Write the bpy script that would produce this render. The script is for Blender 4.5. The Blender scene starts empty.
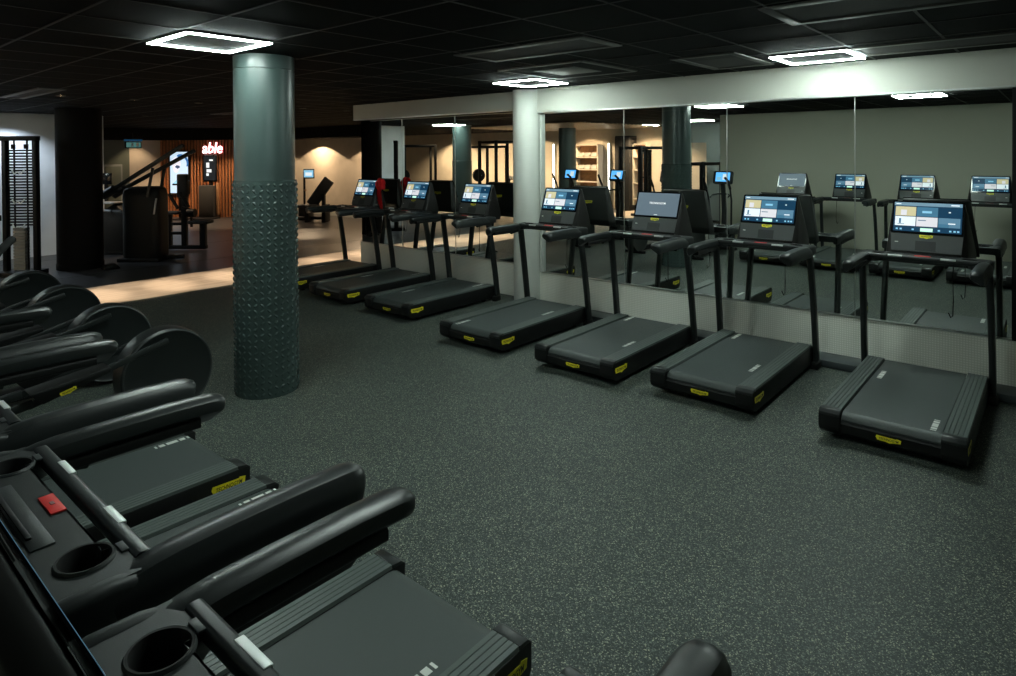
import bpy, bmesh, math, random
from mathutils import Vector, Matrix, Euler
random.seed(7)
SC = bpy.context.scene
COL = SC.collection
R = math.radians
YW = 6.85          # plane of the mirrors right of the pillar
YL = 7.06            # plane of the mirrors left of the pillar
CEIL = 2.89

# ------------------------------------------------------------------ materials
MATS = {}
def nodes_of(name):
    m = bpy.data.materials.new(name); m.use_nodes = True
    nt = m.node_tree; nt.nodes.clear()
    out = nt.nodes.new('ShaderNodeOutputMaterial')
    b = nt.nodes.new('ShaderNodeBsdfPrincipled')
    nt.links.new(b.outputs[0], out.inputs[0])
    MATS[name] = m
    return m, nt, b
def mat(name, col, rough=0.5, metal=0.0, bump=0.0, bscale=60.0, var=0.0, spec=0.5, coat=0.0):
    m, nt, b = nodes_of(name)
    b.inputs['Base Color'].default_value = (*col, 1)
    b.inputs['Roughness'].default_value = rough
    b.inputs['Metallic'].default_value = metal
    b.inputs['Specular IOR Level'].default_value = spec
    b.inputs['Coat Weight'].default_value = coat
    tc = nt.nodes.new('ShaderNodeTexCoord')
    if bump or var:
        n = nt.nodes.new('ShaderNodeTexNoise'); n.inputs['Scale'].default_value = bscale
        n.inputs['Detail'].default_value = 4
        nt.links.new(tc.outputs['Object'], n.inputs['Vector'])
        if bump:
            bp = nt.nodes.new('ShaderNodeBump'); bp.inputs['Strength'].default_value = bump
            bp.inputs['Distance'].default_value = 0.01
            nt.links.new(n.outputs['Fac'], bp.inputs['Height']); nt.links.new(bp.outputs[0], b.inputs['Normal'])
        if var:
            r = nt.nodes.new('ShaderNodeMapRange')
            r.inputs['From Min'].default_value = 0.3; r.inputs['From Max'].default_value = 0.7
            r.inputs['To Min'].default_value = 1 - var; r.inputs['To Max'].default_value = 1 + var
            nt.links.new(n.outputs['Fac'], r.inputs['Value'])
            mx = nt.nodes.new('ShaderNodeMix'); mx.data_type = 'RGBA'; mx.blend_type = 'MULTIPLY'
            mx.inputs['Factor'].default_value = 1
            mx.inputs['A'].default_value = (*col, 1)
            nt.links.new(r.outputs[0], mx.inputs['B']); nt.links.new(mx.outputs['Result'], b.inputs['Base Color'])
    return m
def emis(name, col, s):
    m, nt, b = nodes_of(name)
    b.inputs['Base Color'].default_value = (*[min(1, c * .2) for c in col], 1)
    b.inputs['Emission Color'].default_value = (*col, 1)
    b.inputs['Emission Strength'].default_value = s
    b.inputs['Roughness'].default_value = 0.35; b.inputs['Specular IOR Level'].default_value = 0.2
    return m

mat('black_plastic', (.0055, .006, .006), .5, bump=.05, bscale=400, spec=.32)
mat('satin_black', (.013, .016, .016), .36, bump=.03, bscale=300)
mat('tray_black', (.016, .019, .019), .45, bump=.05, bscale=350)
mat('gloss_black', (.006, .007, .008), .12)
mat('rail_grey', (.082, .100, .094), .42, bump=.06, bscale=250, var=.08)
mat('belt', (.046, .058, .056), .48, bump=.15, bscale=900, var=.10)
mat('panel_grey', (.050, .056, .056), .40)
mat('housing_brown', (.009, .0088, .008), .42, spec=.35)
mat('chrome', (.85, .87, .86), .18, 1)
mat('sensor_metal', (.85, .87, .85), .5, .6)
mat('steel', (.35, .36, .36), .35, 1)
mat('yellow', (.80, .70, .02), .45)
mat('badge_ink', (.03, .03, .01), .5)
mat('white_print', (.72, .74, .70), .6)
mat('red_tag', (.75, .03, .025), .5)
mat('red_cloth', (.70, .006, .010), .85, bump=.3, bscale=120)
mat('well', (.003, .003, .003), .7)
mat('rubber', (.008, .008, .008), .8)
mat('frame_black', (.004, .004, .004), .5, spec=.2)
mat('pad_black', (.007, .007, .007), .6, bump=.1, bscale=200)
mat('column_teal', (.046, .068, .065), .30, bump=.05, bscale=250)
mat('cladding_teal', (.042, .066, .062), .27)
mat('column_dark', (.003, .003, .0035), .65, spec=.12)
mat('column_white', (.50, .52, .48), .55, bump=.04, bscale=120)
mat('beam_white', (.43, .44, .39), .6, bump=.05, bscale=90)
mat('wall_paint', (.60, .60, .49), .75, bump=.05, bscale=140, var=.03)
mat('wall_white', (.70, .71, .72), .75, var=.06, bscale=3)
mat('wall_beige', (.62, .54, .43), .75, var=.05, bscale=4)
mat('wall_dark', (.022, .020, .018), .7)
mat('bulkhead', (.009, .0085, .0075), .8, spec=.1)
mat('ceiling_tile', (.0035, .004, .004), .85, bump=.2, bscale=90, spec=.06)
mat('ceiling_bar', (.026, .026, .024), .6, spec=.15)
mat('diffuser', (.060, .058, .052), .5)
mat('baffle', (.42, .36, .28), .30, .9)
mat('grey_panel', (.22, .24, .23), .5)
mat('wood_shelf', (.33, .17, .08), .5, var=.2, bscale=12)
mat('towel', (.75, .70, .62), .9, bump=.4, bscale=150)
mat('kiosk', (.035, .035, .034), .45)
mat('pink_panel', (.35, .18, .18), .6)
mat('green_panel', (.12, .14, .11), .6)
mat('plate_grey', (.20, .19, .17), .4, .3)
mat('duct', (.045, .055, .060), .35)
mat('silver', (.45, .46, .46), .35, .6)
mat('trim_metal', (.55, .57, .55), .3, 1)
emis('led', (.84, 1.0, .93), 125.0)
emis('bulb_warm', (1, .72, .42), 14.0)
emis('strip_white', (1, .90, .80), 6.0)
emis('sign_white', (1, .70, .70), 3.2)
emis('sign_red', (1, .02, .03), .75)
emis('exit_green', (.25, .65, .60), .22)
emis('poster_base', (.62, .80, .95), 1.0)
emis('poster_pale', (.85, .84, .95), 1.0)
emis('poster_blue', (.03, .16, .42), .9)
emis('poster_ink', (.10, .16, .30), .5)
emis('scr_navy', (.006, .040, .085), 1.0)
emis('scr_bar', (.16, .28, .36), 1.0)
emis('scr_tan', (.58, .53, .31), 1.0)
emis('scr_white', (.72, .80, .84), 1.1)
emis('scr_pink', (.70, .70, .74), 1.0)
emis('scr_blue', (.055, .17, .27), 1.0)
emis('scr_mid', (.10, .22, .32), 1.0)
emis('scr_green', (.55, .90, .72), 1.2)
emis('scr_cyan', (.25, .55, .75), 1.0)
emis('scr_slate', (.11, .155, .19), 1.0)
emis('scr_text', (.75, .80, .80), 1.2)
emis('scr_sky', (.10, .40, .90), 1.6)
emis('scr_dark', (.012, .018, .025), .6)
emis('scr_purple', (.25, .12, .70), 1.2)

# mirror glass
m, nt, b = nodes_of('mirror')
b.inputs['Base Color'].default_value = (.80, .85, .82, 1); b.inputs['Metallic'].default_value = 1
b.inputs['Roughness'].default_value = 0.0

# speckled rubber floor
m, nt, b = nodes_of('rubber_floor')
tc = nt.nodes.new('ShaderNodeTexCoord')
v = nt.nodes.new('ShaderNodeTexVoronoi'); v.inputs['Scale'].default_value = 210
sep = nt.nodes.new('ShaderNodeSeparateColor')
nt.links.new(tc.outputs['Object'], v.inputs['Vector']); nt.links.new(v.outputs['Color'], sep.inputs[0])
rp = nt.nodes.new('ShaderNodeValToRGB')
e = rp.color_ramp.elements
e[0].position = 0; e[0].color = (.019, .026, .025, 1)
e[1].position = .62; e[1].color = (.036, .046, .043, 1)
for p, c in ((.72, (.072, .092, .084)), (.88, (.120, .145, .125)), (.95, (.26, .29, .22)), (1.0, (.44, .44, .31))):
    q = e.new(p); q.color = (*c, 1)
nt.links.new(sep.outputs[0], rp.inputs[0])
n2 = nt.nodes.new('ShaderNodeTexNoise'); n2.inputs['Scale'].default_value = 1.3; n2.inputs['Detail'].default_value = 5
nt.links.new(tc.outputs['Object'], n2.inputs['Vector'])
mr = nt.nodes.new('ShaderNodeMapRange'); mr.inputs['From Min'].default_value = .3; mr.inputs['From Max'].default_value = .7
mr.inputs['To Min'].default_value = .88; mr.inputs['To Max'].default_value = 1.12
nt.links.new(n2.outputs['Fac'], mr.inputs['Value'])
mx = nt.nodes.new('ShaderNodeMix'); mx.data_type = 'RGBA'; mx.blend_type = 'MULTIPLY'; mx.inputs['Factor'].default_value = 1
nt.links.new(rp.outputs[0], mx.inputs['A']); nt.links.new(mr.outputs[0], mx.inputs['B'])
nt.links.new(mx.outputs['Result'], b.inputs['Base Color'])
bp = nt.nodes.new('ShaderNodeBump'); bp.inputs['Strength'].default_value = .25; bp.inputs['Distance'].default_value = .004
nt.links.new(sep.outputs[1], bp.inputs['Height']); nt.links.new(bp.outputs[0], b.inputs['Normal'])
b.inputs['Roughness'].default_value = .55; b.inputs['Specular IOR Level'].default_value = .35

# wood plank floor strip
def wood(name, c0, c1, sx, sy, rough, axis='Y'):
    m, nt, b = nodes_of(name)
    tc = nt.nodes.new('ShaderNodeTexCoord'); mp = nt.nodes.new('ShaderNodeMapping')
    mp.inputs['Scale'].default_value = (sx, sy, sx)
    n = nt.nodes.new('ShaderNodeTexNoise'); n.inputs['Scale'].default_value = 1; n.inputs['Detail'].default_value = 6
    rp = nt.nodes.new('ShaderNodeValToRGB')
    rp.color_ramp.elements[0].position = .3; rp.color_ramp.elements[0].color = (*c0, 1)
    rp.color_ramp.elements[1].position = .7; rp.color_ramp.elements[1].color = (*c1, 1)
    nt.links.new(tc.outputs['Object'], mp.inputs[0]); nt.links.new(mp.outputs[0], n.inputs['Vector'])
    nt.links.new(n.outputs['Fac'], rp.inputs[0]); nt.links.new(rp.outputs[0], b.inputs['Base Color'])
    b.inputs['Roughness'].default_value = rough
wood('plank_floor', (.42, .33, .25), (.60, .50, .40), 14, 1.2, .45)
wood('slat_wood', (.26, .085, .030), (.42, .16, .06), 20, 20, .5)
# darker smooth floor beyond the strip
mat('vinyl_floor', (.028, .028, .030), .36, bump=.04, bscale=60, var=.12)
# woven dado wallcovering
m, nt, b = nodes_of('dado_weave')
tc = nt.nodes.new('ShaderNodeTexCoord')
w1 = nt.nodes.new('ShaderNodeTexWave'); w1.bands_direction = 'X'; w1.inputs['Scale'].default_value = 15; w1.inputs['Distortion'].default_value = .6
w2 = nt.nodes.new('ShaderNodeTexWave'); w2.bands_direction = 'Z'; w2.inputs['Scale'].default_value = 15; w2.inputs['Distortion'].default_value = .6
for w in (w1, w2): nt.links.new(tc.outputs['Object'], w.inputs['Vector'])
mu = nt.nodes.new('ShaderNodeMath'); mu.operation = 'MULTIPLY'
nt.links.new(w1.outputs['Fac'], mu.inputs[0]); nt.links.new(w2.outputs['Fac'], mu.inputs[1])
rp = nt.nodes.new('ShaderNodeValToRGB')
rp.color_ramp.elements[0].color = (.70, .71, .63, 1); rp.color_ramp.elements[1].color = (.93, .94, .86, 1)
nt.links.new(mu.outputs[0], rp.inputs[0]); nt.links.new(rp.outputs[0], b.inputs['Base Color'])
bp = nt.nodes.new('ShaderNodeBump'); bp.inputs['Strength'].default_value = .4; bp.inputs['Distance'].default_value = .004
nt.links.new(mu.outputs[0], bp.inputs['Height']); nt.links.new(bp.outputs[0], b.inputs['Normal'])
b.inputs['Roughness'].default_value = .7

# ------------------------------------------------------------------ mesh builder
class MB:
    def __init__(s):
        s.bm = bmesh.new(); s.mats = []
    def mi(s, name):
        if name not in s.mats: s.mats.append(name)
        return s.mats.index(name)
    def add(s, bm2, name, M=None):
        if M is not None: bmesh.ops.transform(bm2, matrix=M, verts=bm2.verts)
        bmesh.ops.recalc_face_normals(bm2, faces=bm2.faces)
        i = s.mi(name)
        for f in bm2.faces: f.material_index = i
        me = bpy.data.meshes.new('t'); bm2.to_mesh(me); bm2.free()
        s.bm.from_mesh(me); bpy.data.meshes.remove(me)
        return s
    def box(s, c, d, name, bev=0.0, M=None, seg=2):
        b = bmesh.new(); bmesh.ops.create_cube(b, size=1)
        bmesh.ops.scale(b, vec=d, verts=b.verts)
        if bev: bmesh.ops.bevel(b, geom=b.edges[:], offset=bev, segments=seg, affect='EDGES', profile=.5)
        T = Matrix.Translation(c)
        return s.add(b, name, (T @ M) if M is not None else T)
    def bar(s, p, q, wu, wv, name, up=(0, 0, 1), bev=0.0):
        p, q = Vector(p), Vector(q); d = q - p; z = d.normalized(); u = Vector(up)
        x = u.cross(z)
        if x.length < 1e-4: x = Vector((1, 0, 0)).cross(z)
        x.normalize(); y = z.cross(x)
        Mx = Matrix((x, y, z)).transposed().to_4x4(); Mx.translation = (p + q) / 2
        b = bmesh.new(); bmesh.ops.create_cube(b, size=1)
        bmesh.ops.scale(b, vec=(wu, wv, d.length), verts=b.verts)
        if bev: bmesh.ops.bevel(b, geom=b.edges[:], offset=bev, segments=2, affect='EDGES', profile=.5)
        return s.add(b, name, Mx)
    def sweep(s, path, sec, name, up=(0, 0, 1), scales=None, caps=True):
        """sec: list of (a,b) offsets along side and up-ish axes"""
        b = bmesh.new(); P = [Vector(p) for p in path]; n = len(P); rings = []
        for i, p in enumerate(P):
            t = (P[min(i + 1, n - 1)] - P[max(i - 1, 0)]).normalized()
            x = t.cross(Vector(up))
            if x.length < 1e-4: x = Vector((1, 0, 0))
            x.normalize(); y = x.cross(t)
            k = scales[i] if scales else 1
            rings.append([b.verts.new(p + x * a * k + y * c * k) for a, c in sec])
        m = len(sec)
        for i in range(n - 1):
            for j in range(m):
                b.faces.new((rings[i][j], rings[i][(j + 1) % m], rings[i + 1][(j + 1) % m], rings[i + 1][j]))
        if caps:
            b.faces.new(rings[0][::-1]); b.faces.new(rings[-1])
        return s.add(b, name)
    def tube(s, path, r, name, n=12, up=(0, 0, 1), caps=True, scales=None):
        return s.sweep(path, [(r * math.cos(2 * math.pi * k / n), r * math.sin(2 * math.pi * k / n)) for k in range(n)], name, up, scales, caps)
    def cyl(s, p, q, r, name, n=24, r2=None):
        p, q = Vector(p), Vector(q); d = q - p
        b = bmesh.new(); bmesh.ops.create_cone(b, cap_ends=True, segments=n, radius1=r, radius2=r if r2 is None else r2, depth=d.length)
        Mx = Vector((0, 0, 1)).rotation_difference(d).to_matrix().to_4x4(); Mx.translation = (p + q) / 2
        return s.add(b, name, Mx)
    def lathe(s, prof, name, n=48, M=None, closed=False, cap0=True):
        b = bmesh.new(); rings = []
        for r_, z_ in prof:
            rings.append([b.verts.new((r_ * math.cos(2 * math.pi * k / n), r_ * math.sin(2 * math.pi * k / n), z_)) for k in range(n)])
        m = len(prof)
        for i in range(m if closed else m - 1):
            for k in range(n):
                b.faces.new((rings[i][k], rings[i][(k + 1) % n], rings[(i + 1) % m][(k + 1) % n], rings[(i + 1) % m][k]))
        if not closed:
            for rg in ((rings[0], rings[-1]) if cap0 else (rings[-1],)):
                try: b.faces.new(rg)
                except ValueError: pass
        return s.add(b, name, M)
    def prism(s, poly, t, name, M=None):
        """polygon in XY extruded along +Z by t"""
        b = bmesh.new()
        lo = [b.verts.new((x, y, 0)) for x, y in poly]; hi = [b.verts.new((x, y, t)) for x, y in poly]
        b.faces.new(lo[::-1]); b.faces.new(hi); n = len(poly)
        for i in range(n): b.faces.new((lo[i], lo[(i + 1) % n], hi[(i + 1) % n], hi[i]))
        return s.add(b, name, M)
    def hull(s, pts, name, bev=0.0):
        b = bmesh.new()
        for p in pts: b.verts.new(p)
        bmesh.ops.convex_hull(b, input=b.verts)
        bmesh.ops.dissolve_limit(b, angle_limit=R(1), verts=b.verts, edges=b.edges)
        if bev: bmesh.ops.bevel(b, geom=b.edges[:], offset=bev, segments=2, affect='EDGES', profile=.5)
        return s.add(b, name)
    def quad(s, pts, name):
        b = bmesh.new(); b.faces.new([b.verts.new(p) for p in pts])
        i = s.mi(name)
        for f in b.faces: f.material_index = i
        me = bpy.data.meshes.new('t'); b.to_mesh(me); b.free(); s.bm.from_mesh(me); bpy.data.meshes.remove(me)
        return s
    def text(s, txt, size, name, M, ext=.0006, shear=0.0, bold=0.0, sx=1.0, spacing=1.0):
        cu = bpy.data.curves.new('t', 'FONT'); cu.body = txt; cu.size = size; cu.extrude = ext
        cu.shear = shear; cu.offset = bold; cu.align_x = 'CENTER'; cu.align_y = 'CENTER'; cu.resolution_u = 2
        cu.space_character = spacing
        ob = bpy.data.objects.new('t', cu); me = bpy.data.meshes.new_from_object(ob)
        b = bmesh.new(); b.from_mesh(me)
        bmesh.ops.scale(b, vec=(sx, 1, 1), verts=b.verts)
        bpy.data.objects.remove(ob); bpy.data.curves.remove(cu); bpy.data.meshes.remove(me)
        return s.add(b, name, M)
    def build(s, name, parent=None, smooth=35, loc=None):
        me = bpy.data.meshes.new(name); s.bm.to_mesh(me); s.bm.free()
        for n in s.mats: me.materials.append(MATS[n])
        if smooth and me.polygons:
            me.polygons.foreach_set('use_smooth', [True] * len(me.polygons))
            me.set_sharp_from_angle(angle=R(smooth))
        o = bpy.data.objects.new(name, me); COL.objects.link(o)
        if parent: o.parent = parent
        if loc: o.location = loc
        return o

def tag(o, label=None, cat=None, group=None, kind=None):
    if label: o['label'] = label
    if cat: o['category'] = cat
    if group: o['group'] = group
    if kind: o['kind'] = kind
    return o
def thing(name, label, cat, loc=(0, 0, 0), rz=0, group=None):
    o = bpy.data.objects.new(name, None); COL.objects.link(o)
    o.location = loc; o.rotation_euler = (0, 0, rz); o.empty_display_size = .2
    return tag(o, label, cat, group)
def dup(root, loc, rz, label):
    r = root.copy(); COL.objects.link(r); r.location = loc; r.rotation_euler = (0, 0, rz); r['label'] = label
    for ch in list(root.children):
        c = ch.copy(); COL.objects.link(c); c.parent = r
        for g in list(ch.children):
            d = g.copy(); COL.objects.link(d); d.parent = c
    return r
def struct(mb, name, smooth=35):
    return tag(mb.build(name, smooth=smooth), kind='structure')
def rrect(w, h, r, n=4):
    out = []
    for cx, cy, a0 in ((w / 2 - r, h / 2 - r, 0), (-w / 2 + r, h / 2 - r, 90), (-w / 2 + r, -h / 2 + r, 180), (w / 2 - r, -h / 2 + r, 270)):
        for k in range(n + 1):
            a = R(a0 + 90 * k / n); out.append((cx + r * math.cos(a), cy + r * math.sin(a)))
    return out
def basis(origin, x, y):
    x = Vector(x).normalized(); y = Vector(y).normalized(); z = x.cross(y).normalized(); y = z.cross(x)
    Mx = Matrix((x, y, z)).transposed().to_4x4(); Mx.translation = Vector(origin); return Mx

# ------------------------------------------------------------------ the setting
XL, XR, YB = -25.0, 3.2, -6.5
b = MB(); b.box((-3.35, (YB + 13.2) / 2, -.05), (13.1, 13.2 - YB, .1), 'rubber_floor'); struct(b, 'floor')
b = MB(); b.box((-10.65, (YB + 13.2) / 2, -.05), (1.5, 13.2 - YB, .1), 'plank_floor'); f_ = struct(b, 'floor_walkway')
b = MB(); b.box((-18.3, (YB + 13.2) / 2, -.05), (13.8, 13.2 - YB, .1), 'vinyl_floor')
for k in range(5):
    b.box((-12.6 - 2.4 * k, 2, .0006), (.012, 17, .001), 'rubber')
struct(b, 'floor_machine_area')
b = MB(); b.box(((XL + XR) / 2, 3.35, CEIL + .05), (XR - XL, 19.8, .1), 'ceiling_tile'); struct(b, 'ceiling')
# ceiling grid bars
PIT = .633
b = MB()
gx0 = -5.105
k0 = math.ceil((XL - gx0) / PIT)
x = gx0 + k0 * PIT
while x < XR:
    b.box((x, 3.35, CEIL - .002), (.018, 19.6, .004), 'ceiling_bar'); x += PIT
gy0 = 1.88; y = gy0 - 13 * PIT
while y < 13:
    if y > YB: b.box(((XL + XR) / 2, y, CEIL - .0025), (XR - XL, .018, .004), 'ceiling_bar')
    y += PIT
struct(b, 'trim_1', smooth=None)

# mirror wall : dado, mirrors, beam
b = MB()
b.box((-2.4, YW + .10, 1.45), (5.7, .18, 2.9), 'wall_dark')
b.box((-7.42, YL + .09, 1.45), (4.18, .16, 2.9), 'wall_dark')
b.box((1.85, YW + .10, 1.45), (2.8, .18, 2.9), 'wall_paint')
struct(b, 'wall_back')
DZ = .45
b = MB(); b.box((-2.0, YW - .004, DZ / 2), (6.7, .03, DZ), 'dado_weave'); b.box((-2.0, YW - .008, DZ + .002), (6.7, .04, .008), 'trim_metal'); struct(b, 'trim_2')
b = MB(); b.box((-7.45, YL - .004, .235), (4.12, .03, .47), 'dado_weave'); b.box((-7.45, YL - .008, .472), (4.12, .04, .008), 'trim_metal'); struct(b, 'trim_3')
b = MB(); b.box((-1.9, YW - .01, 2.735), (7.0, .10, .31), 'beam_white'); b.box((-1.9, YW - .035, 2.572), (7.0, .055, .016), 'trim_metal'); struct(b, 'trim_4')
b = MB(); b.box((-7.40, YL - .10, 2.765), (4.1, .20, .25), 'beam_white'); b.box((-7.40, YL - .18, 2.632), (4.1, .05, .016), 'trim_metal'); struct(b, 'trim_5')
b = MB(); b.box((-.285, YW - .02, 1.51), (.05, .06, 2.11), 'frame_black'); struct(b, 'trim_6')
b = MB(); b.box((-5.265, YW - .012, 1.51), (.03, .05, 2.11), 'column_white'); struct(b, 'trim_7')
pan = [(-5.25, -4.02, YW, DZ + .008, 2.564, 'mirror panel right beside the white pillar, behind the fourth treadmill from the right'),
       (-4.02, -2.748, YW, DZ + .008, 2.564, 'mirror panel in which the teal column is reflected, behind the plain slate screen'),
       (-2.748, -1.499, YW, DZ + .008, 2.564, 'tall mirror panel behind the second treadmill from the right'),
       (-1.499, -.31, YW, DZ + .008, 2.564, 'rightmost tall mirror panel, ending at the black frame bar'),
       (-7.125, -5.70, YL, .48, 2.622, 'mirror panel just left of the white pillar'),
       (-8.38, -7.125, YL, .48, 2.622, 'middle mirror panel of the recessed stretch left of the white pillar'),
       (-9.5, -8.38, YL, .48, 2.622, 'leftmost mirror panel at the free end of the mirrored wall')]
for x0, x1, yy, z0, z1, lab in pan:
    b = MB(); b.box(((x0 + x1) / 2, yy + .004, (z0 + z1) / 2), (x1 - x0 - .004, .006, z1 - z0), 'mirror', bev=.0012, seg=1)
    tag(b.build('wall_mirror', smooth=None), lab, 'mirror', 'wall mirrors behind the treadmills')

b = MB(); b.box((-2.75, (6.552 + YW - .02) / 2, .035), (5.0, YW - .02 - 6.552, .07), 'duct', bev=.012)
tag(b.build('cable_duct'), 'low dark floor duct running along the foot of the woven dado behind the right treadmills', 'duct')
# other walls
b = MB(); b.box((-1.43, -1.15, 1.45), (9.3, .2, 2.9), 'wall_paint'); struct(b, 'wall_front')
b = MB(); b.box((XR + .05, 3, 1.45), (.1, 8.6, 2.9), 'wall_paint'); struct(b, 'wall_right')
b = MB(); b.box((-15.85, 2.84, 1.45), (.2, 4.18, 2.9), 'wall_white'); struct(b, 'wall_partition')
b = MB(); b.box((-16.2, 12.48, 1.27), (13.8, .16, 2.54), 'wall_beige')
b.box((-16.2, 12.0, 2.72), (13.8, .9, .36), 'bulkhead'); b.box((-16.2, 12.39, .06), (13.8, .02, .12), 'column_white'); struct(b, 'wall_far')
b = MB(); b.box((-9.42, 9.75, 1.45), (.12, 5.3, 2.9), 'wall_beige'); struct(b, 'wall_mirror_end')
# exit wall with doorway
b = MB(); b.box((-22.5, 8.24, 1.3), (.12, .98, 2.6), 'wall_beige')
b.box((-22.5, 3.2, 1.3), (.12, 9.1, 2.6), 'green_panel'); b.box((-22.5, 5.0, 2.72), (.2, 12, .42), 'bulkhead'); struct(b, 'wall_left')
b = MB()
A = Vector((-22.45, 8.66, 0)); B_ = Vector((-19.75, 10.66, 0)); d_ = (B_ - A); L_ = d_.length; d_.normalize(); nrm = Vector((d_.y, -d_.x, 0))
Mw = basis(A, d_, (0, 0, 1))     # local x along wall, y up, z towards the room
b.box((L_ / 2, 1.25, -.08), (L_, 2.5, .1), 'wall_dark', M=None) if False else None
def wbox(mb, c, s_, name, bev=0): 
    bb = bmesh.new(); bmesh.ops.create_cube(bb, size=1); bmesh.ops.scale(bb, vec=s_, verts=bb.verts); bmesh.ops.translate(bb, vec=c, verts=bb.verts)
    if bev: bmesh.ops.bevel(bb, geom=bb.edges[:], offset=bev, segments=2, affect='EDGES')
    mb.add(bb, name, Mw)
wbox(b, (L_ / 2, 1.26, -.09), (L_, 2.52, .1), 'wall_dark')
n_ = int(L_ / .105)
for k in range(n_):
    wbox(b, ((k + .5) * L_ / n_, 1.26, -.02), (.060, 2.52, .05), 'slat_wood')
wbox(b, (L_ / 2, 2.72, .05), (L_ + .4, .42, .3), 'bulkhead')
struct(b, 'wall_slatted', smooth=None)

# rear gym zone, seen in the mirrors only
b = MB(); b.box((-15.8, YB - .05, 1.45), (18.6, .1, 2.9), 'wall_beige'); b.box((-15.5, YB + .01, 2.68), (18, .05, .44), 'wall_beige'); struct(b, 'wall_rear')
b = MB(); b.box((-5.95, -3.75, 1.45), (.12, 5.0, 2.9), 'wall_paint'); b.box((-7.6, -4.4, 1.15), (.5, .12, 2.3), 'grey_panel'); b.box((-7.2, -4.4, 2.6), (2.3, .12, .6), 'grey_panel'); b.box((-8.53, -4.4, 1.45), (.35, .12, 2.9), 'wall_paint'); struct(b, 'wall_side')
b = MB(); b.box((XL - .0, 3.3, 1.45), (.1, 19.6, 2.9), 'wall_beige'); struct(b, 'wall_end')

b = MB()
for k in range(22): b.box((-12.4, -6.0 + k * .24, CEIL - .03), (5.2, .09, .03), 'baffle', bev=.004)
struct(b, 'trim_9')
b = MB()
for x_ in (-4.02, -2.748, -1.499): b.box((x_, YW - .001, 1.51), (.006, .008, 2.10), 'trim_metal')
for x_ in (-7.125, -8.38): b.box((x_, YL - .001, 1.55), (.006, .008, 2.14), 'trim_metal')
struct(b, 'trim_8')
# ------------------------------------------------------------------ columns
def lozenges(bm_, rad, z0, z1):
    nc = 30; dz = .050; nr = int((z1 - z0 - .03) / dz) + 1; rise = .0075
    for r_ in range(nr):
        for c in range(nc):
            a = 2 * math.pi * (c + .0) / nc; z = z0 + .035 + r_ * dz
            s = 1 if (r_ + c) % 2 else -1
            L, W = .0245, .0105
            tx, tz = math.cos(R(45 * s)), math.sin(R(45 * s)); nx, nz = -tz, tx
            def pt(u, w, h):
                uu = u * tx + w * nx; zz = z + u * tz + w * nz; rr = rad + h; aa = a + uu / rad
                return bm_.verts.new((rr * math.cos(aa), rr * math.sin(aa), zz))
            base = [pt(-L, 0, -.001), pt(-L * .45, -W, -.001), pt(L * .45, -W, -.001), pt(L, 0, -.001), pt(L * .45, W, -.001), pt(-L * .45, W, -.001)]
            top = [pt(-L * .55, 0, rise * .8), pt(-L * .3, -W * .4, rise), pt(L * .3, -W * .4, rise), pt(L * .55, 0, rise * .8), pt(L * .3, W * .4, rise), pt(-L * .3, W * .4, rise)]
            for i in range(6): bm_.faces.new((base[i], base[(i + 1) % 6], top[(i + 1) % 6], top[i]))
            bm_.faces.new(top)
t = thing('column', 'round teal column clad in raised diamond pattern plate up to shoulder height', 'column', (-5.265, 2.895, 0))
b = MB(); b.lathe([(.25, 1.8), (.25, 2.765), (.244, 2.768), (.244, 2.774), (.25, 2.777), (.25, 2.887)], 'column_teal', 96); b.build('shaft', t)
b = MB(); b.lathe([(.262, .0), (.262, 1.822), (.250, 1.826)], 'cladding_teal', 120)
bb = bmesh.new(); lozenges(bb, .262, 0, 1.82); b.add(bb, 'cladding_teal'); b.build('cladding', t, smooth=50)
t = thing('column', 'thick black round column in front of the white partition at left', 'column', (-13.56, 3.85, 0))
b = MB(); b.lathe([(.37, 0), (.37, .1), (.362, .105), (.362, 2.887)], 'column_dark', 64); b.build('shaft', t)
t = thing('column', 'white half round pillar standing in the mirrored wall', 'column', (-5.49, YW - .04, 0))
b = MB(); b.lathe([(.192, 0), (.192, 2.885)], 'column_white', 64); b.build('shaft', t)
for (cx, cy, lab) in ((-13.95, 0, 'grey teal round column seen in the mirror left of the white pillar'), (-12.55, -4.0, 'slim teal column seen in the mirror right of the white pillar, hung with black straps')):
    t = thing('column', lab, 'column', (cx, cy, 0))
    b = MB(); b.lathe([(.30, 0), (.30, 1.8), (.29, 1.81), (.29, 2.887)], 'column_teal', 48); b.build('shaft', t)

# ------------------------------------------------------------------ ceiling fittings
def led_frame(x0, x1, y0, y1, lab):
    t = thing('ceiling_light', lab, 'ceiling light', ((x0 + x1) / 2, (y0 + y1) / 2, CEIL), 0, 'square LED frame lights')
    w, h = x1 - x0, y1 - y0
    b = MB(); b.box((0, 0, -.008), (w - .02, h - .02, .012), 'ceiling_tile'); b.build('backing', t)
    b = MB(); c_ = MB()
    for s in (-1, 1):
        b.box((s * (w / 2 - .017), 0, -.0245), (.034, h, .009), 'led', bev=.003); b.box((0, s * (h / 2 - .017), -.0245), (w - .068, .034, .009), 'led', bev=.003)
        c_.box((s * (w / 2 - .017), 0, -.012), (.040, h + .006, .018), 'ceiling_bar', bev=.003); c_.box((0, s * (h / 2 - .017), -.012), (w - .070, .040, .018), 'ceiling_bar', bev=.003)
    b.build('light_frame', t); c_.build('housing', t)
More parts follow.
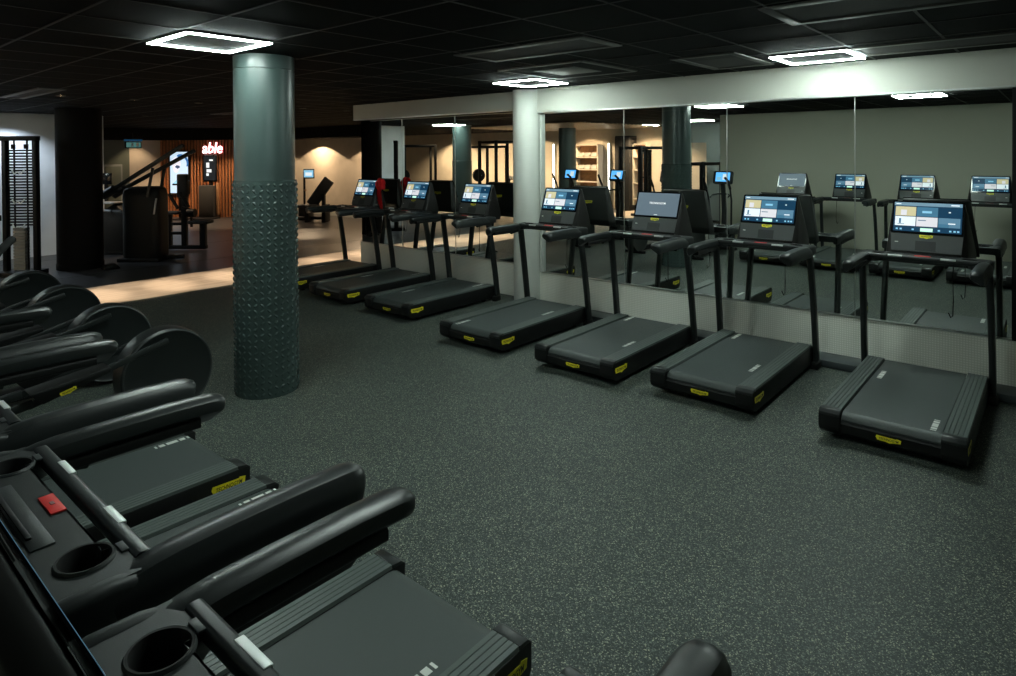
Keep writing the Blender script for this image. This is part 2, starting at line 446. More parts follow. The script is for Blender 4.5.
LEDS = [(-5.095, -4.43, 1.885, 2.505, 'square white LED frame light at upper left, beside the teal column top'),
        (-5.09, -4.46, 5.68, 6.31, 'square white LED frame light seen edge on near the white pillar top'),
        (-1.95, -1.32, 5.80, 6.42, 'square white LED frame light at upper right, close above the white beam'),
        (-1.95, -1.32, 1.885, 2.505, 'square white LED frame light above the open floor, reflected at top right of the mirrors'),
        (-7.7, -7.04, -3.0, -2.34, 'square LED frame light reflected just right of the mirrored column top'),
        (-10.25, -9.6, -4.8, -4.14, 'square LED frame light reflected between the mirrored column and the second mirror seam'),
        (-11.0, -10.3, -2.9, -2.24, 'square LED frame light reflected above the towel shelves'),
        (-14.1, -13.4, .4, 1.06, 'square LED frame light reflected left of the white pillar')]
for a_ in LEDS: led_frame(*a_)
def diffuser(x0, x1, y0, y1, lab):
    b = MB(); w, h = x1 - x0, y1 - y0; e_ = .07
    for s in (-1, 1):
        b.box((s * (w / 2 - e_ / 2), 0, -.006), (e_, h, .012), 'diffuser', bev=.003)
        b.box((0, s * (h / 2 - e_ / 2), -.006), (w - 2 * e_, e_, .012), 'diffuser', bev=.003)
    b.box((0, 0, -.002), (w - 2 * e_, h - 2 * e_, .003), 'well')
    o = b.build('ceiling_vent', loc=((x0 + x1) / 2, (y0 + y1) / 2, CEIL)); tag(o, lab, 'vent', 'slot vents in the black ceiling')
diffuser(-3.95, -2.62, 3.9, 4.45, 'long slot vent in the ceiling above the middle of the open floor')
diffuser(-1.36, -.03, 3.85, 4.5, 'long slot vent in the ceiling at the top right corner')
diffuser(-1.36, -.03, 5.85, 6.42, 'slot vent in the ceiling at right above the white beam')
diffuser(-2.7, -2.1, 5.4, 6.4, 'slot vent left of the upper right LED frame light')
diffuser(-11.6, -9.6, 2.3, 2.6, 'long slot vent in the ceiling at far upper left')
diffuser(-13.5, -12.2, 6.2, 6.5, 'slot vent in the ceiling above the shrouded machine')
b = MB()
for s in (-1, 1):
    b.bar((s * .5, -.5, -.006), (s * .5, .5, -.006), .05, .012, 'diffuser'); b.bar((-.5, s * .5, -.006), (.5, s * .5, -.006), .05, .012, 'diffuser')
b.box((0, 0, -.004), (.95, .95, .006), 'ceiling_tile'); b.box((0, 0, -.008), (.5, .5, .008), 'diffuser', bev=.003)
tag(b.build('air_conditioner', loc=(-3.85, 5.45, CEIL)), 'square air conditioning cassette flush in the ceiling before the white pillar', 'air conditioner')
def downlight(x, y, lab, power, angle, blend=.25, col=(1, .72, .45), z=CEIL, tilt=None, mt='bulb_warm'):
    t = thing('downlight', lab, 'ceiling light', (x, y, z), 0, 'small round downlights')
    b = MB(); b.lathe([(.058, 0), (.062, -.012), (.045, -.012), (.042, -.004)], 'ceiling_bar', 20); b.build('rim', t)
    b = MB(); b.cyl((0, 0, -.002), (0, 0, -.006), .04, mt, 20); b.build('bulb', t)
    if power:
        L = bpy.data.lights.new('downlight_beam', 'SPOT'); L.energy = power; L.spot_size = R(angle); L.spot_blend = blend; L.color = col; L.shadow_soft_size = .03
        o = bpy.data.objects.new('downlight_beam', L); COL.objects.link(o); o.parent = t; o.location = (0, 0, -.02)
        if tilt: o.rotation_euler = tilt
ORD = ('nearest the front row of machines', 'second in its row', 'third in its row', 'fourth in its row', 'fifth in its row', 'sixth in its row', 'seventh in its row', 'eighth in its row', 'last, by the end of the mirrored wall')
for i in range(9):
    downlight(-10.62, .9 + i * .95, 'downlight over the wooden walkway, ' + ORD[i], 340, 36, .55, col=(1, .80, .58))
for i, xx in enumerate((-21.7, -18.8, -15.9)):
    downlight(xx, 11.8, 'wall washer spot above the beige far wall, ' + ('leftmost of three', 'middle of three, over the incline bench', 'rightmost of three')[i], 170, 137, .08, z=2.54)
for i, (xx, yy) in enumerate(((-20.9, 8.5), (-19.9, 9.3))):
    downlight(xx, yy, ('downlight before the poster on the slatted wall', 'downlight before the kiosk at the slatted wall')[i], 300, 100, .6)
downlight(-21.9, 7.9, 'downlight over the beige exit wall', 70, 90, .5)
downlight(-15.2, 3.2, 'cool downlight close to the white partition', 130, 130, .6, (.72, .86, 1), mt='strip_white')
downlight(-15.0, 5.5, 'warm downlight beside the end of the white partition', 110, 90, .5)
for i, (xx, yy) in enumerate(((-20.5, -5.6), (-18, -5.6), (-15.6, -5.6), (-13.2, -5.6), (-10.6, -5.6), (-20, -2.5), (-17, -2.0), (-11.5, -.6))):
    downlight(xx, yy, 'warm downlight of the rear free weight zone, ' + ('above the farthest racks', 'above the squat racks', 'near the video screen', 'above the towel shelves', 'by the tall dark locker', 'before the farthest racks', 'over the rack of weights', 'behind the cross trainers')[i], (650, 650, 650, 650, 480, 300, 300, 60)[i], 140, .5)

# ------------------------------------------------------------------ treadmill
def badge_into(mb, M, w=.13, h=.034):
    poly = [(-w * .5, h * .15), (-w * .47, h * .5), (w * .30, h * .42), (w * .33, h * .55), (w * .5, h * .42), (w * .48, -h * .2), (w * .2, -h * .38), (w * .05, -h * .6), (-w * .1, -h * .42), (-w * .44, -h * .36)]
    mb.prism(poly, .0015, 'yellow', M)
    mb.text('TECHNOGYM', h * .62, 'badge_ink', M @ Matrix.Translation((0, 0, .0018)), ext=.0003, shear=.25, bold=.0004, sx=w * .86 / (h * .62 * 6.9))
def marks_into(mb, M):
    for c, l in ((-.098, .012), (-.062, .032), (0, .066), (.062, .032), (.098, .012)):
        mb.add(_cube((l, .034, .0012)), 'white_print', M @ Matrix.Translation((c, 0, 0)))
def _cube(d):
    q = bmesh.new(); bmesh.ops.create_cube(q, size=1); bmesh.ops.scale(q, vec=d, verts=q.verts); return q

def screen_mesh(plain):
    """front face frame: bottom (z 1.325) to top (z 1.602)"""
    mb = MB()
    O_ = Vector((0, 1.5955, 1.325)); T_ = Vector((0, 1.702, 1.602)); up = (T_ - O_); Hh = up.length; up.normalize()
    M = basis(O_, (1, 0, 0), up)          # z = towards the runner (-y,+z)
    def q(x0, x1, y0, y1, name, h=.004):
        mb.quad([M @ Vector(p) for p in ((x0, y0, h), (x1, y0, h), (x1, y1, h), (x0, y1, h))], name)
    bz = rrect(.53, Hh, .014); mb.prism([(x, y + Hh / 2) for x, y in bz], .003, 'gloss_black', M)
    x0, x1, y0, y1 = -.248, .248, .020, Hh - .016
    if plain:
        q(x0, x1, y0, y1, 'scr_slate')
        mb.text('TECHNOGYM', .030, 'scr_text', M @ Matrix.Translation((0, Hh * .55, .0045)), ext=.0002, bold=.0006, sx=1.05)
        q(-.02, .02, .030, .036, 'scr_text', .0045)
    else:
        q(x0, x1, y0, y1, 'scr_navy')
        q(x0, x1, y1 - .030, y1, 'scr_bar', .0042)
        q(x0 + .012, x0 + .05, y1 - .019, y1 - .011, 'scr_white', .0046); q(x1 - .08, x1 - .02, y1 - .020, y1 - .010, 'scr_white', .0046)
        W = (x1 - x0 - .016) / 3; hh = (y1 - .036 - (y0 + .046)) / 2
        cols = [['scr_white', 'scr_pink', 'scr_mid'], ['scr_tan', 'scr_blue', 'scr_navy']]
        for r_ in range(2):
            for c in range(3):
                a0 = x0 + .008 + c * W + .003; b0 = y0 + .046 + r_ * hh + .003
                q(a0, a0 + W - .006, b0, b0 + hh - .006, cols[r_][c], .0042)
                if (r_, c) == (0, 0):
                    q(a0 + .03, a0 + .045, b0 + .02, b0 + .065, 'scr_blue', .0046); q(a0 + .02, a0 + .07, b0 + .012, b0 + .017, 'scr_mid', .0046)
                elif (r_, c) == (0, 1): q(a0 + .01, a0 + .07, b0 + .05, b0 + .057, 'scr_blue', .0046)
                elif (r_, c) == (0, 2):
                    q(a0, a0 + W / 2 - .005, b0, b0 + .03, 'scr_blue', .0046); q(a0 + .07, a0 + .12, b0 + .03, b0 + .04, 'scr_white', .0046)
                elif (r_, c) == (1, 0): q(a0 + .04, a0 + .085, b0 + .005, b0 + .055, 'scr_pink', .0046)
                elif (r_, c) == (1, 1): q(a0 + .04, a0 + .11, b0 + .03, b0 + .05, 'scr_cyan', .0046)
                else: q(a0 + .07, a0 + .085, b0 + .04, b0 + .05, 'scr_white', .0046)
        q(x0, x1, y0, y0 + .038, 'scr_navy', .0042)
        q(-.045, .045, y0 + .004, y0 + .034, 'scr_green', .0046)
        for xx in (-.22, -.19, -.10, .09, .17, .20, .225): q(xx - .008, xx + .008, y0 + .012, y0 + .026, 'scr_cyan', .0046)
    return mb

def make_treadmill(label, loc):
    t = thing('treadmill', label, 'treadmill', loc, 0, 'black treadmills')
    # base body
    b = MB()
    prof = [(.05, .05), (.02, .075), (.012, .135), (.03, .15), (1.56, .17), (1.59, .13), (1.60, .10), (1.60, .07), (1.60, .05)]
    Mx = basis((-.30, 0, 0), (0, 1, 0), (0, 0, 1))
    b.prism(prof, .60, 'black_plastic', Mx)
    b.build('base', t)
    for s in (-1, 1):
        b = MB()
        pr = [(.055, .042), (.010, .072), (-.002, .10), (-.002, .195), (.008, .207), (1.55, .207), (1.60, .17), (1.60, .042)]
        Mx = basis((-.435 if s < 0 else .295, 0, 0), (0, 1, 0), (0, 0, 1))
        bb = bmesh.new()
        lo = [bb.verts.new((x_, y_, 0)) for x_, y_ in pr]; hi = [bb.verts.new((x_, y_, .14)) for x_, y_ in pr]
        bb.faces.new(lo[::-1]); bb.faces.new(hi)
        for i in range(len(pr)): bb.faces.new((lo[i], lo[(i + 1) % len(pr)], hi[(i + 1) % len(pr)], hi[i]))
        bmesh.ops.recalc_face_normals(bb, faces=bb.faces)
        bmesh.ops.bevel(bb, geom=bb.edges[:], offset=.007, segments=2, affect='EDGES', profile=.5)
        b.add(bb, 'black_plastic', Mx); b.build('side_housing', t)
        # ribbed step rail
        sec = []; n = 5; w = .132
        for k in range(n):
            x0 = -w / 2 + k * w / n
            sec += [(x0 + .0025, .016), (x0 + w / n - .0025, .016), (x0 + w / n, .011)]
        sec = [(-w / 2, 0)] + sec[:-1] + [(w / 2, 0)]
        b = MB(); b.sweep([(s * .365, .070, .206), (s * .365, 1.535, .206)], sec, 'rail_grey'); b.build('step_rail', t, smooth=20)
        b = MB(); b.hull([(s * (.365 + d), v, z) for d in (-.068, .068) for v, z in ((.070, .206), (.070, .224), (.020, .219), (-.004, .200), (-.004, .180), (.02, .180))], 'satin_black', bev=.003); b.build('end_cap', t)
        # post
        b = MB(); sec = rrect(.048, .085, .02)
        pts = [(s * .462, 1.575, .03), (s * .462, 1.57, .10), (s * .460, 1.53, .40), (s * .455, 1.475, .75), (s * .448, 1.425, 1.03), (s * .442, 1.40, 1.12)]
        b.sweep(pts, sec, 'satin_black', up=(0, 1, 0)); b.box((s * .462, 1.55, .035), (.07, .12, .07), 'black_plastic', bev=.012); b.build('post', t)
        # armrest
        b = MB(); sec = [(s * a_, c_) for a_, c_ in ((-.048, .004), (-.043, .026), (-.027, .039), (.008, .043), (.034, .035), (.050, .014), (.056, -.018), (.056, -.044), (.047, -.063), (.030, -.067), (.0, -.045), (-.030, -.026), (-.045, -.012))]
        pts = [(s * .418, .772, 1.122), (s * .418, .777, 1.124), (s * .418, .79, 1.126), (s * .419, .82, 1.130), (s * .421, .95, 1.134), (s * .422, 1.15, 1.134), (s * .424, 1.28, 1.131), (s * .425, 1.33, 1.127), (s * .426, 1.37, 1.121), (s * .427, 1.42, 1.112)]
        b.sweep(pts, sec, 'satin_black', scales=[.55, .78, .92, 1, 1, 1, 1, .97, .92, .85]); b.build('armrest', t)
        b = MB(); b.sweep([(s * .418, .86, 1.088), (s * .421, 1.30, 1.084)], rrect(.064, .04, .012), 'black_plastic'); b.build('armrest_pad', t)
        # grip sensor
        b = MB(); b.box((s * .186, 1.326, 1.168), (.104, .016, .003), 'sensor_metal', bev=.001); b.box((s * .186, 1.317, 1.162), (.104, .003, .014), 'sensor_metal', bev=.001); b.build('grip_sensor', t)
        # cup holder
        b = MB(); Mc = Matrix.Translation((s * .322, 1.428, 0))
        b.lathe([(.0575, 1.160), (.0565, 1.166), (.052, 1.166), (.050, 1.160), (.047, 1.10), (.012, 1.098)], 'well', 32, Mc, cap0=False)
        b.lathe([(.060, 1.1545), (.0605, 1.161), (.057, 1.1665), (.054, 1.163)], 'tray_black', 32, Mc, closed=True); b.build('cup_holder', t)
        for v in (.22, 1.42):
            b = MB(); b.lathe([(.03, 0), (.032, .006), (.026, .02), (.018, .05)], 'rubber', 16, Matrix.Translation((s * .34, v, 0))); b.build('foot', t)
    # belt
    b = MB(); th = .006
    path = [(1.545, .206), (1.0, .206), (.5, .206), (.10, .206), (.072, .203), (.050, .193), (.034, .178), (.028, .160), (.034, .142)]
    bb = bmesh.new(); ring = []
    for v, z in path: ring.append([bb.verts.new((-.292, v, z)), bb.verts.new((.292, v, z))])
    for v, z in reversed(path): ring.append([bb.verts.new((-.292, v + .004, z - th)), bb.verts.new((.292, v + .004, z - th))])
    for i in range(len(ring)):
        a_, c_ = ring[i], ring[(i + 1) % len(ring)]; bb.faces.new((a_[0], a_[1], c_[1], c_[0]))
    bb.faces.new([r_[0] for r_ in ring]); bb.faces.new([r_[1] for r_ in ring][::-1])
    b.add(bb, 'belt')
    b.build('running_belt', t)
    for s in (-1, 1):
        b = MB(); marks_into(b, Matrix.Rotation(R(90), 4, 'Z')); b.build('belt_marking', t, smooth=None, loc=(s * .24, .4, .2067))
    # crossbar + tray
    b = MB(); b.sweep([(-.40, 1.335, 1.148), (0, 1.335, 1.148), (.40, 1.335, 1.148)], rrect(.038, .040, .011), 'satin_black'); b.build('crossbar', t)
    b = MB(); bb = bmesh.new()
    outer = [(-.452, 1.36), (-.40, 1.335), (-.375, 1.335), (-.335, 1.335), (-.318, 1.36), (-.312, 1.392), (.312, 1.392), (.318, 1.36), (.335, 1.335), (.375, 1.335), (.40, 1.335), (.452, 1.36), (.452, 1.555), (-.452, 1.555)]
    edges = []
    def loop(pts):
        vs = [bb.verts.new((x_, y_, 1.160)) for x_, y_ in pts]
        for i in range(len(vs)): edges.append(bb.edges.new((vs[i], vs[(i + 1) % len(vs)])))
    loop(outer)
    for s in (-1, 1): loop([(s * .322 + .057 * math.cos(2 * math.pi * k / 32), 1.428 + .057 * math.sin(2 * math.pi * k / 32)) for k in range(32)])
    bmesh.ops.triangle_fill(bb, use_beauty=True, edges=edges)
    bmesh.ops.delete(bb, geom=[f_ for f_ in bb.faces if any((f_.calc_center_median().xy - Vector((s * .322, 1.428))).length < .056 for s in (-1, 1)) and all(any((v_.co.xy - Vector((s * .322, 1.428))).length < .0575 for s in (-1, 1)) for v_ in f_.verts)], context='FACES_ONLY')
    ex = bmesh.ops.extrude_face_region(bb, geom=bb.faces[:])
    bmesh.ops.translate(bb, vec=(0, 0, -.06), verts=[v_ for v_ in ex['geom'] if isinstance(v_, bmesh.types.BMVert)])
    b.add(bb, 'tray_black')
    b.box((0, 1.475, 1.161), (.40, .05, .006), 'tray_black', bev=.002); b.box((0, 1.49, 1.168), (.30, .012, .006), 'black_plastic', bev=.002)
    for s in (-1, 1): b.box((s * .335, 1.356, 1.162), (.045, .02, .006), 'panel_grey', bev=.002)
    for s in (-1, 1): b.sweep([(s * .428, 1.20, 1.080), (s * .436, 1.32, 1.104), (s * .447, 1.42, 1.121), (s * .450, 1.50, 1.122), (s * .446, 1.55, 1.118)], rrect(.05, .090, .022), 'tray_black', scales=[.8, .95, 1, 1, .85])
    b.build('console_tray', t)
    b = MB(); b.box((-.0, 1.407, 1.1625), (.115, .034, .005), 'red_tag', bev=.0015); b.box((-.0, 1.407, 1.1655), (.018, .009, .001), 'pink_panel'); tag(b.build('stop_button', t), 'red stop tag')
    # console housing
    b = MB()
    b.hull([(s * .25, 1.545, 1.15) for s in (-1, 1)] + [(s * .25, 1.545, 1.18) for s in (-1, 1)] + [(s * .262, 1.708, 1.598) for s in (-1, 1)] + [(s * .255, 1.755, 1.590) for s in (-1, 1)] + [(s * .335, 1.815, 1.17) for s in (-1, 1)] + [(s * .335, 1.79, 1.10) for s in (-1, 1)] + [(s * .30, 1.56, 1.10) for s in (-1, 1)], 'housing_brown', bev=.010)
    b.build('console_housing', t)
    b = MB()
    O_ = Vector((0, 1.5405, 1.182)); T_ = Vector((0, 1.5945, 1.322)); up = T_ - O_; M = basis(O_, (1, 0, 0), up)
    hh = up.length
    b.prism([(-.252, 0), (.252, 0), (.262, hh), (-.262, hh)], .004, 'panel_grey', M)
    b.add(_cube((.15, .085, .002)), 'tray_black', M @ Matrix.Translation((0, .05, .0045)))
    b.add(_cube((.025, .006, .001)), 'white_print', M @ Matrix.Translation((-.215, .075, .0045)))
    b.build('control_panel', t)
    b = MB(); badge_into(b, M @ Matrix.Translation((0, hh - .018, .0045)), .10, .03); b.build('badge', t)
    b = screen_mesh(False); b.build('screen', t, smooth=None)
    # badges : rear, both sides, console back
    b = MB(); badge_into(b, basis((0, .0105, .105), (1, 0, 0), (0, 0, 1)), .15, .036); b.build('badge', t)
    for s in (-1, 1):
        b = MB(); badge_into(b, basis((s * .4355, .13, .135), (0, s, 0), (0, 0, 1)), .20, .055); b.build('badge', t)
    n = Vector((0, .42, .065)).normalized()
    b = MB(); badge_into(b, basis((0, 1.788, 1.40), (-1, 0, 0), (0, -.13, 1)), .15, .038); b.build('badge', t)
    b = MB(); pts = [(.20, 1.53, 1.10), (.20, 1.50, 1.0), (.205, 1.49, .80), (.20, 1.50, .68), (.185, 1.51, .66), (.17, 1.50, .70)]
    b.tube(pts, .004, 'rubber', 6); b.build('safety_cord', t)
    return t

PLAIN = None
def swap_screen(root):
    global PLAIN
    if PLAIN is None:
        tmp = screen_mesh(True).build('screen', smooth=None); PLAIN = tmp.data; bpy.data.objects.remove(tmp)
    for c in root.children:
        if c.name.startswith('screen'): c.data = PLAIN; c['label'] = 'plain slate screen with pale lettering'
YR = 4.914
ROW = [(-.8765, YR, 'rightmost treadmill facing the mirrors, at the right edge of the photo'),
       (-2.212, YR + .01, 'second treadmill from the right in the mirror row, with a bright tiled screen'),
       (-3.381, YR - .09, 'mirror row treadmill with a plain slate screen bearing pale lettering'),
       (-4.702, YR - .08, 'mirror row treadmill standing before the white pillar, fourth from the right'),
       (-6.39, YR + .19, 'treadmill left of the white pillar, nearest to it in the mirror row'),
       (-7.69, YR + .20, 'second treadmill left of the white pillar in the mirror row'),
       (-8.995, YR + .21, 'farthest treadmill of the mirror row, partly behind the teal column, with the red cloth')]
proto = make_treadmill(ROW[0][2], (ROW[0][0], ROW[0][1], 0))
tm = [proto]
for x_, y_, lab in ROW[1:]: tm.append(dup(proto, (x_, y_, 0), 0, lab))
swap_screen(tm[2])
NEAR = [(-.90, 1.89, 'nearest foreground treadmill, at the bottom edge below the camera'),
        (-1.95, 1.89, 'foreground treadmill with its red tag in view, second from the bottom edge'),
        (-3.03, 1.89, 'third foreground treadmill, its deck end reaching the bottom of the teal column'),
        (-4.08, 1.89, 'foreground treadmill at the left edge, next to the first cross trainer')]
nr = [dup(proto, (x_, y_, 0), math.pi, lab) for x_, y_, lab in NEAR]
swap_screen(nr[3])

PHASE = [(1.09, .21), (1.42, .58), (1.45, .61), (.17, 1.06), (.57, 1.42), (.87, 1.42), (.87, .30), (.9, .15), (.42, 1.30), (.93, .15), (1.05, .17)]
for root, (pl_, pr_) in zip(tm + nr, PHASE):
    for c in root.children:
        if c.name.startswith('belt_marking'): c.location.y = pl_ if c.location.x < 0 else pr_
# red cloth hung on the far treadmill console
b = MB()
bb = bmesh.new(); bmesh.ops.create_icosphere(bb, subdivisions=3, radius=.10)
for v_ in bb.verts: v_.co += v_.co.normalized() * .018 * math.sin(v_.co.x * 70 + v_.co.z * 40); v_.co.y *= .6
b.add(bb, 'red_cloth', Matrix.Translation((.03, 0, .15)))
def strip(pts, wd):
    q = bmesh.new(); rows = []
    for i, (p, w_) in enumerate(zip(pts, wd)):
        row = []
        for k in range(7):
            s = (k / 6 - .5) * 2; row.append(q.verts.new((p[0] + s * w_, p[1] + .014 * math.cos(k * 2.4 + i), p[2])))
        rows.append(row)
    for i in range(len(rows) - 1):
        for k in range(6): q.faces.new((rows[i][k], rows[i][k + 1], rows[i + 1][k + 1], rows[i + 1][k]))
    bmesh.ops.solidify(q, geom=q.faces[:], thickness=.008)
    b.add(q, 'red_cloth')
strip([(0, 0, .12), (-.02, 0, .03), (-.03, .005, -.06), (-.06, .01, -.13), (-.075, .01, -.18)], [.03, .05, .055, .05, .05])
strip([(.01, -.012, .10), (.02, -.012, 0), (.045, -.012, -.10), (.06, -.012, -.20), (.065, -.012, -.27)], [.03, .04, .045, .035, .02])
tag(b.build('red_cloth', loc=(-8.64, YR + .21 + 1.66, 1.38)), 'red cloth knotted and hanging beside the farthest tiled screen', 'cloth')

# ------------------------------------------------------------------ cross trainer with rear flywheel drum
def make_trainer(label, loc, rz):
    t = thing('cross_trainer', label, 'cross trainer', loc, rz, 'cross trainers with large rear drums')
    CV, CZ = .34, .36
    Md = basis((-.10, CV, CZ), (0, 1, 0), (0, 0, 1))     # axis along local +x
    b = MB(); prof = [(.02, .012), (.295, .012), (.318, 0.0), (.338, .02), (.342, .05), (.342, .15), (.338, .18), (.318, .20), (.295, .188), (.02, .188)]
    b.lathe(prof, 'satin_black', 64, Md); b.build('drum', t)
    for s in (-1, 1):
        b = MB(); b.lathe([(.325, -.006), (.333, 0), (.325, .006), (.317, 0)], 'panel_grey', 64, Md @ Matrix.Translation((0, 0, .10 + s * .098)), closed=True); b.build('drum_rim', t)
        x_ = s * .135
        b = MB(); b.bar((x_, .36, .625), (x_, 1.25, .385), .03, .05, 'satin_black', bev=.01)
        b.bar((x_, 1.22, .40), (x_, 1.72, .33), .035, .06, 'satin_black', bev=.01); b.cyl((x_ - s * .04, .40, .61), (x_ + s * .01, .40, .61), .016, 'satin_black', 16)
        b.build('pedal_arm', t)
        pd = MB(); pd.hull([(x_ + s * d, v, z) for d in (-.02, .15) for v, z in ((.80, .53), (1.20, .42), (1.20, .455), (.80, .565), (1.27, .50), (1.25, .505))], 'black_plastic', bev=.008)
        p_ = pd.build('pedal', t)
        q = MB(); badge_into(q, basis((x_ + s * .155, 1.06, .47), (0, s, -.27 * s), (0, 0, 1)), .10, .03); q.build('badge', p_)
        # moving handle
        b = MB(); b.tube([(s * .20, 1.70, .33), (s * .22, 1.66, .70), (s * .24, 1.62, 1.05), (s * .25, 1.52, 1.30), (s * .25, 1.40, 1.46), (s * .22, 1.33, 1.52)], .019, 'satin_black', 12, up=(1, 0, 0)); b.build('handle', t)
        b = MB(); b.tube([(s * .25, 1.53, 1.28), (s * .25, 1.41, 1.45), (s * .22, 1.335, 1.515)], .025, 'rubber', 12, up=(1, 0, 0)); b.build('hand_grip', t)
        b = MB(); b.bar((s * .26, 1.86, .03), (0, 1.86, .03), .06, .06, 'black_plastic', bev=.01); b.build('front_foot', t)
    b = MB(); b.hull([(s * .06, v, z) for s in (-1, 1) for v, z in ((.30, .03), (.30, .14), (1.95, .03), (1.90, .11))], 'black_plastic', bev=.012)
    b.box((0, .30, .025), (.44, .07, .05), 'black_plastic', bev=.012)
    b.hull([(s * .11, v, z) for s in (-1, 1) for v, z in ((1.55, .06), (1.93, .06), (1.62, .42), (1.90, .46))], 'satin_black', bev=.02); b.build('frame', t)
    b = MB(); b.sweep([(0, 1.80, .38), (0, 1.84, .80), (0, 1.80, 1.20), (0, 1.77, 1.42)], rrect(.09, .075, .02), 'satin_black', up=(0, 1, 0)); b.cyl((-.24, 1.68, .335), (.24, 1.68, .335), .022, 'steel', 16); b.build('mast', t)
    b = MB(); b.tube([(-.18, 1.55, 1.10), (-.19, 1.66, 1.14), (-.10, 1.78, 1.16), (.10, 1.78, 1.16), (.19, 1.66, 1.14), (.18, 1.55, 1.10)], .016, 'satin_black', 10); b.build('fixed_handle', t)
    Mh = basis((0, 1.735, 1.40), (1, 0, 0), (0, .30, 1))
    b = MB(); b.prism([(x_, y_ + .11) for x_, y_ in rrect(.40, .27, .03)], .05, 'satin_black', Mh @ Matrix.Translation((0, 0, -.055))); b.build('console', t)
    b = MB()
    b.quad([Mh @ Vector(p) for p in ((-.15, .02, .001), (.15, .02, .001), (.15, .215, .001), (-.15, .215, .001))], 'scr_sky')
    b.quad([Mh @ Vector(p) for p in ((-.10, .06, .002), (.0, .06, .002), (.0, .18, .002), (-.10, .18, .002))], 'scr_white')
    b.quad([Mh @ Vector(p) for p in ((.03, .05, .002), (.12, .05, .002), (.12, .12, .002), (.03, .12, .002))], 'scr_cyan'); b.build('screen', t, smooth=None)
    return t
TR = [(-5.33, 'cross trainer with a large drum, nearest to the teal column'), (-6.55, 'second cross trainer from the teal column, its drum partly hidden by the first'),
      (-7.86, 'third cross trainer from the teal column, drum behind two armrests'), (-9.17, 'farthest cross trainer, its drum cut by the left edge of the photo')]
p0 = make_trainer(TR[0][1], (TR[0][0], 2.41, 0), math.pi)
for x_, lab in TR[1:]: dup(p0, (x_, 2.41, 0), math.pi, lab)

# ------------------------------------------------------------------ strength machines at left
# cable stack machine
t = thing('cable_machine', 'black cable machine with a slatted weight column before the white partition, at the left edge', 'gym machine', (-13.51, 2.96, 0), R(40.6))
# local x runs to the image right
b = MB()
for x_ in (-.25, .27): b.box((x_, 0, 1.19), (.07, .10, 2.38), 'frame_black', bev=.008)
b.box((-.36, 0, 2.34), (1.35, .11, .08), 'frame_black', bev=.008); b.box((0, 0, .04), (.62, .45, .08), 'frame_black', bev=.01)
b.box((-.95, 0, 1.19), (.08, .1, 2.38), 'frame_black', bev=.008); b.box((-.65, 0, .98), (.6, .06, .1), 'frame_black', bev=.008); b.build('frame', t)
for x_ in (-.10, .12):
    b = MB(); b.cyl((x_, 0, .08), (x_, 0, 2.3), .014, 'frame_black', 12); b.cyl((x_, -.02, 2.16), (x_, -.02, 2.24), .035, 'frame_black', 12); b.build('guide_rod', t)
b = MB()
for k in range(27):
    z = .86 + k * .049
    b.box((.0, .02, z), (.44, .03, .030), 'frame_black', bev=.003)
b.build('slat_panel', t)
b = MB()
for k in range(14): b.box((.02, -.02, .12 + k * .052), (.20, .12, .044), 'plate_grey', bev=.004)
b.build('weight_stack', t)
for k, z in enumerate((1.75, 1.25, .82)):
    b = MB(); b.tube([(-.12, -.03, z + .05), (-.07, -.04, z - .02), (-.02, -.04, z + .02), (.03, -.04, z - .02), (.09, -.03, z + .05)], .012, 'white_print', 8); b.build('hook', t)
b = MB(); b.lathe([(.13, -.03), (.15, 0), (.13, .03), (.11, 0)], 'frame_black', 32, basis((-.50, -.1, .42), (1, 0, 0), (0, 0, 1)), closed=True)
for k in range(5): b.bar((-.50, -.1, .42), (-.50 + .13 * math.cos(k * 1.257), -.1, .42 + .13 * math.sin(k * 1.257)), .012, .012, 'frame_black')
b.build('pulley', t)

# shrouded lever machine
t = thing('lever_machine', 'black lever machine with a tall rounded weight shroud and two long arms slanting up', 'gym machine', (-13.53, 4.95, 0), R(40))
b = MB()
pl = rrect(.72, .52, .15, 6)
b.sweep([(0, 0, .06), (0, 0, .10), (0, 0, 1.25), (0, 0, 1.36), (0, 0, 1.41), (0, 0, 1.43)], pl, 'black_plastic', up=(0, 1, 0), scales=[.95, 1, 1, .96, .85, .6]); b.build('weight_shroud', t)
b = MB(); b.box((0, 0, .035), (.8, .6, .07), 'frame_black', bev=.015); b.bar((.3, 0, .05), (.7, .1, .05), .08, .08, 'frame_black', bev=.01); b.build('base', t)
for s in (-1, 1):
    b = MB(); b.bar((-.58, s * .16 - .1, 1.32), (.92, s * .22 - .1, 2.18 - .05 * s), .075, .075, 'satin_black', bev=.02); b.cyl((-.66, s * .16 - .1, 1.27), (-.44, s * .16 - .1, 1.40), .085, 'satin_black', 20)
    b.bar((.32, s * .20 - .1, 1.80), (.22, s * .22 - .1, 1.25), .05, .05, 'satin_black', bev=.012); b.build('lever_arm', t)
    b = MB(); b.cyl((.62, s * .2 - .1, 1.30), (.80, s * .2 - .12, 1.02), .03, 'rubber', 14); b.build('hand_grip', t)
b = MB(); b.bar((.40, -.34, 1.22), (.36, -.36, .92), .045, .03, 'steel', bev=.008); b.build('selector', t)

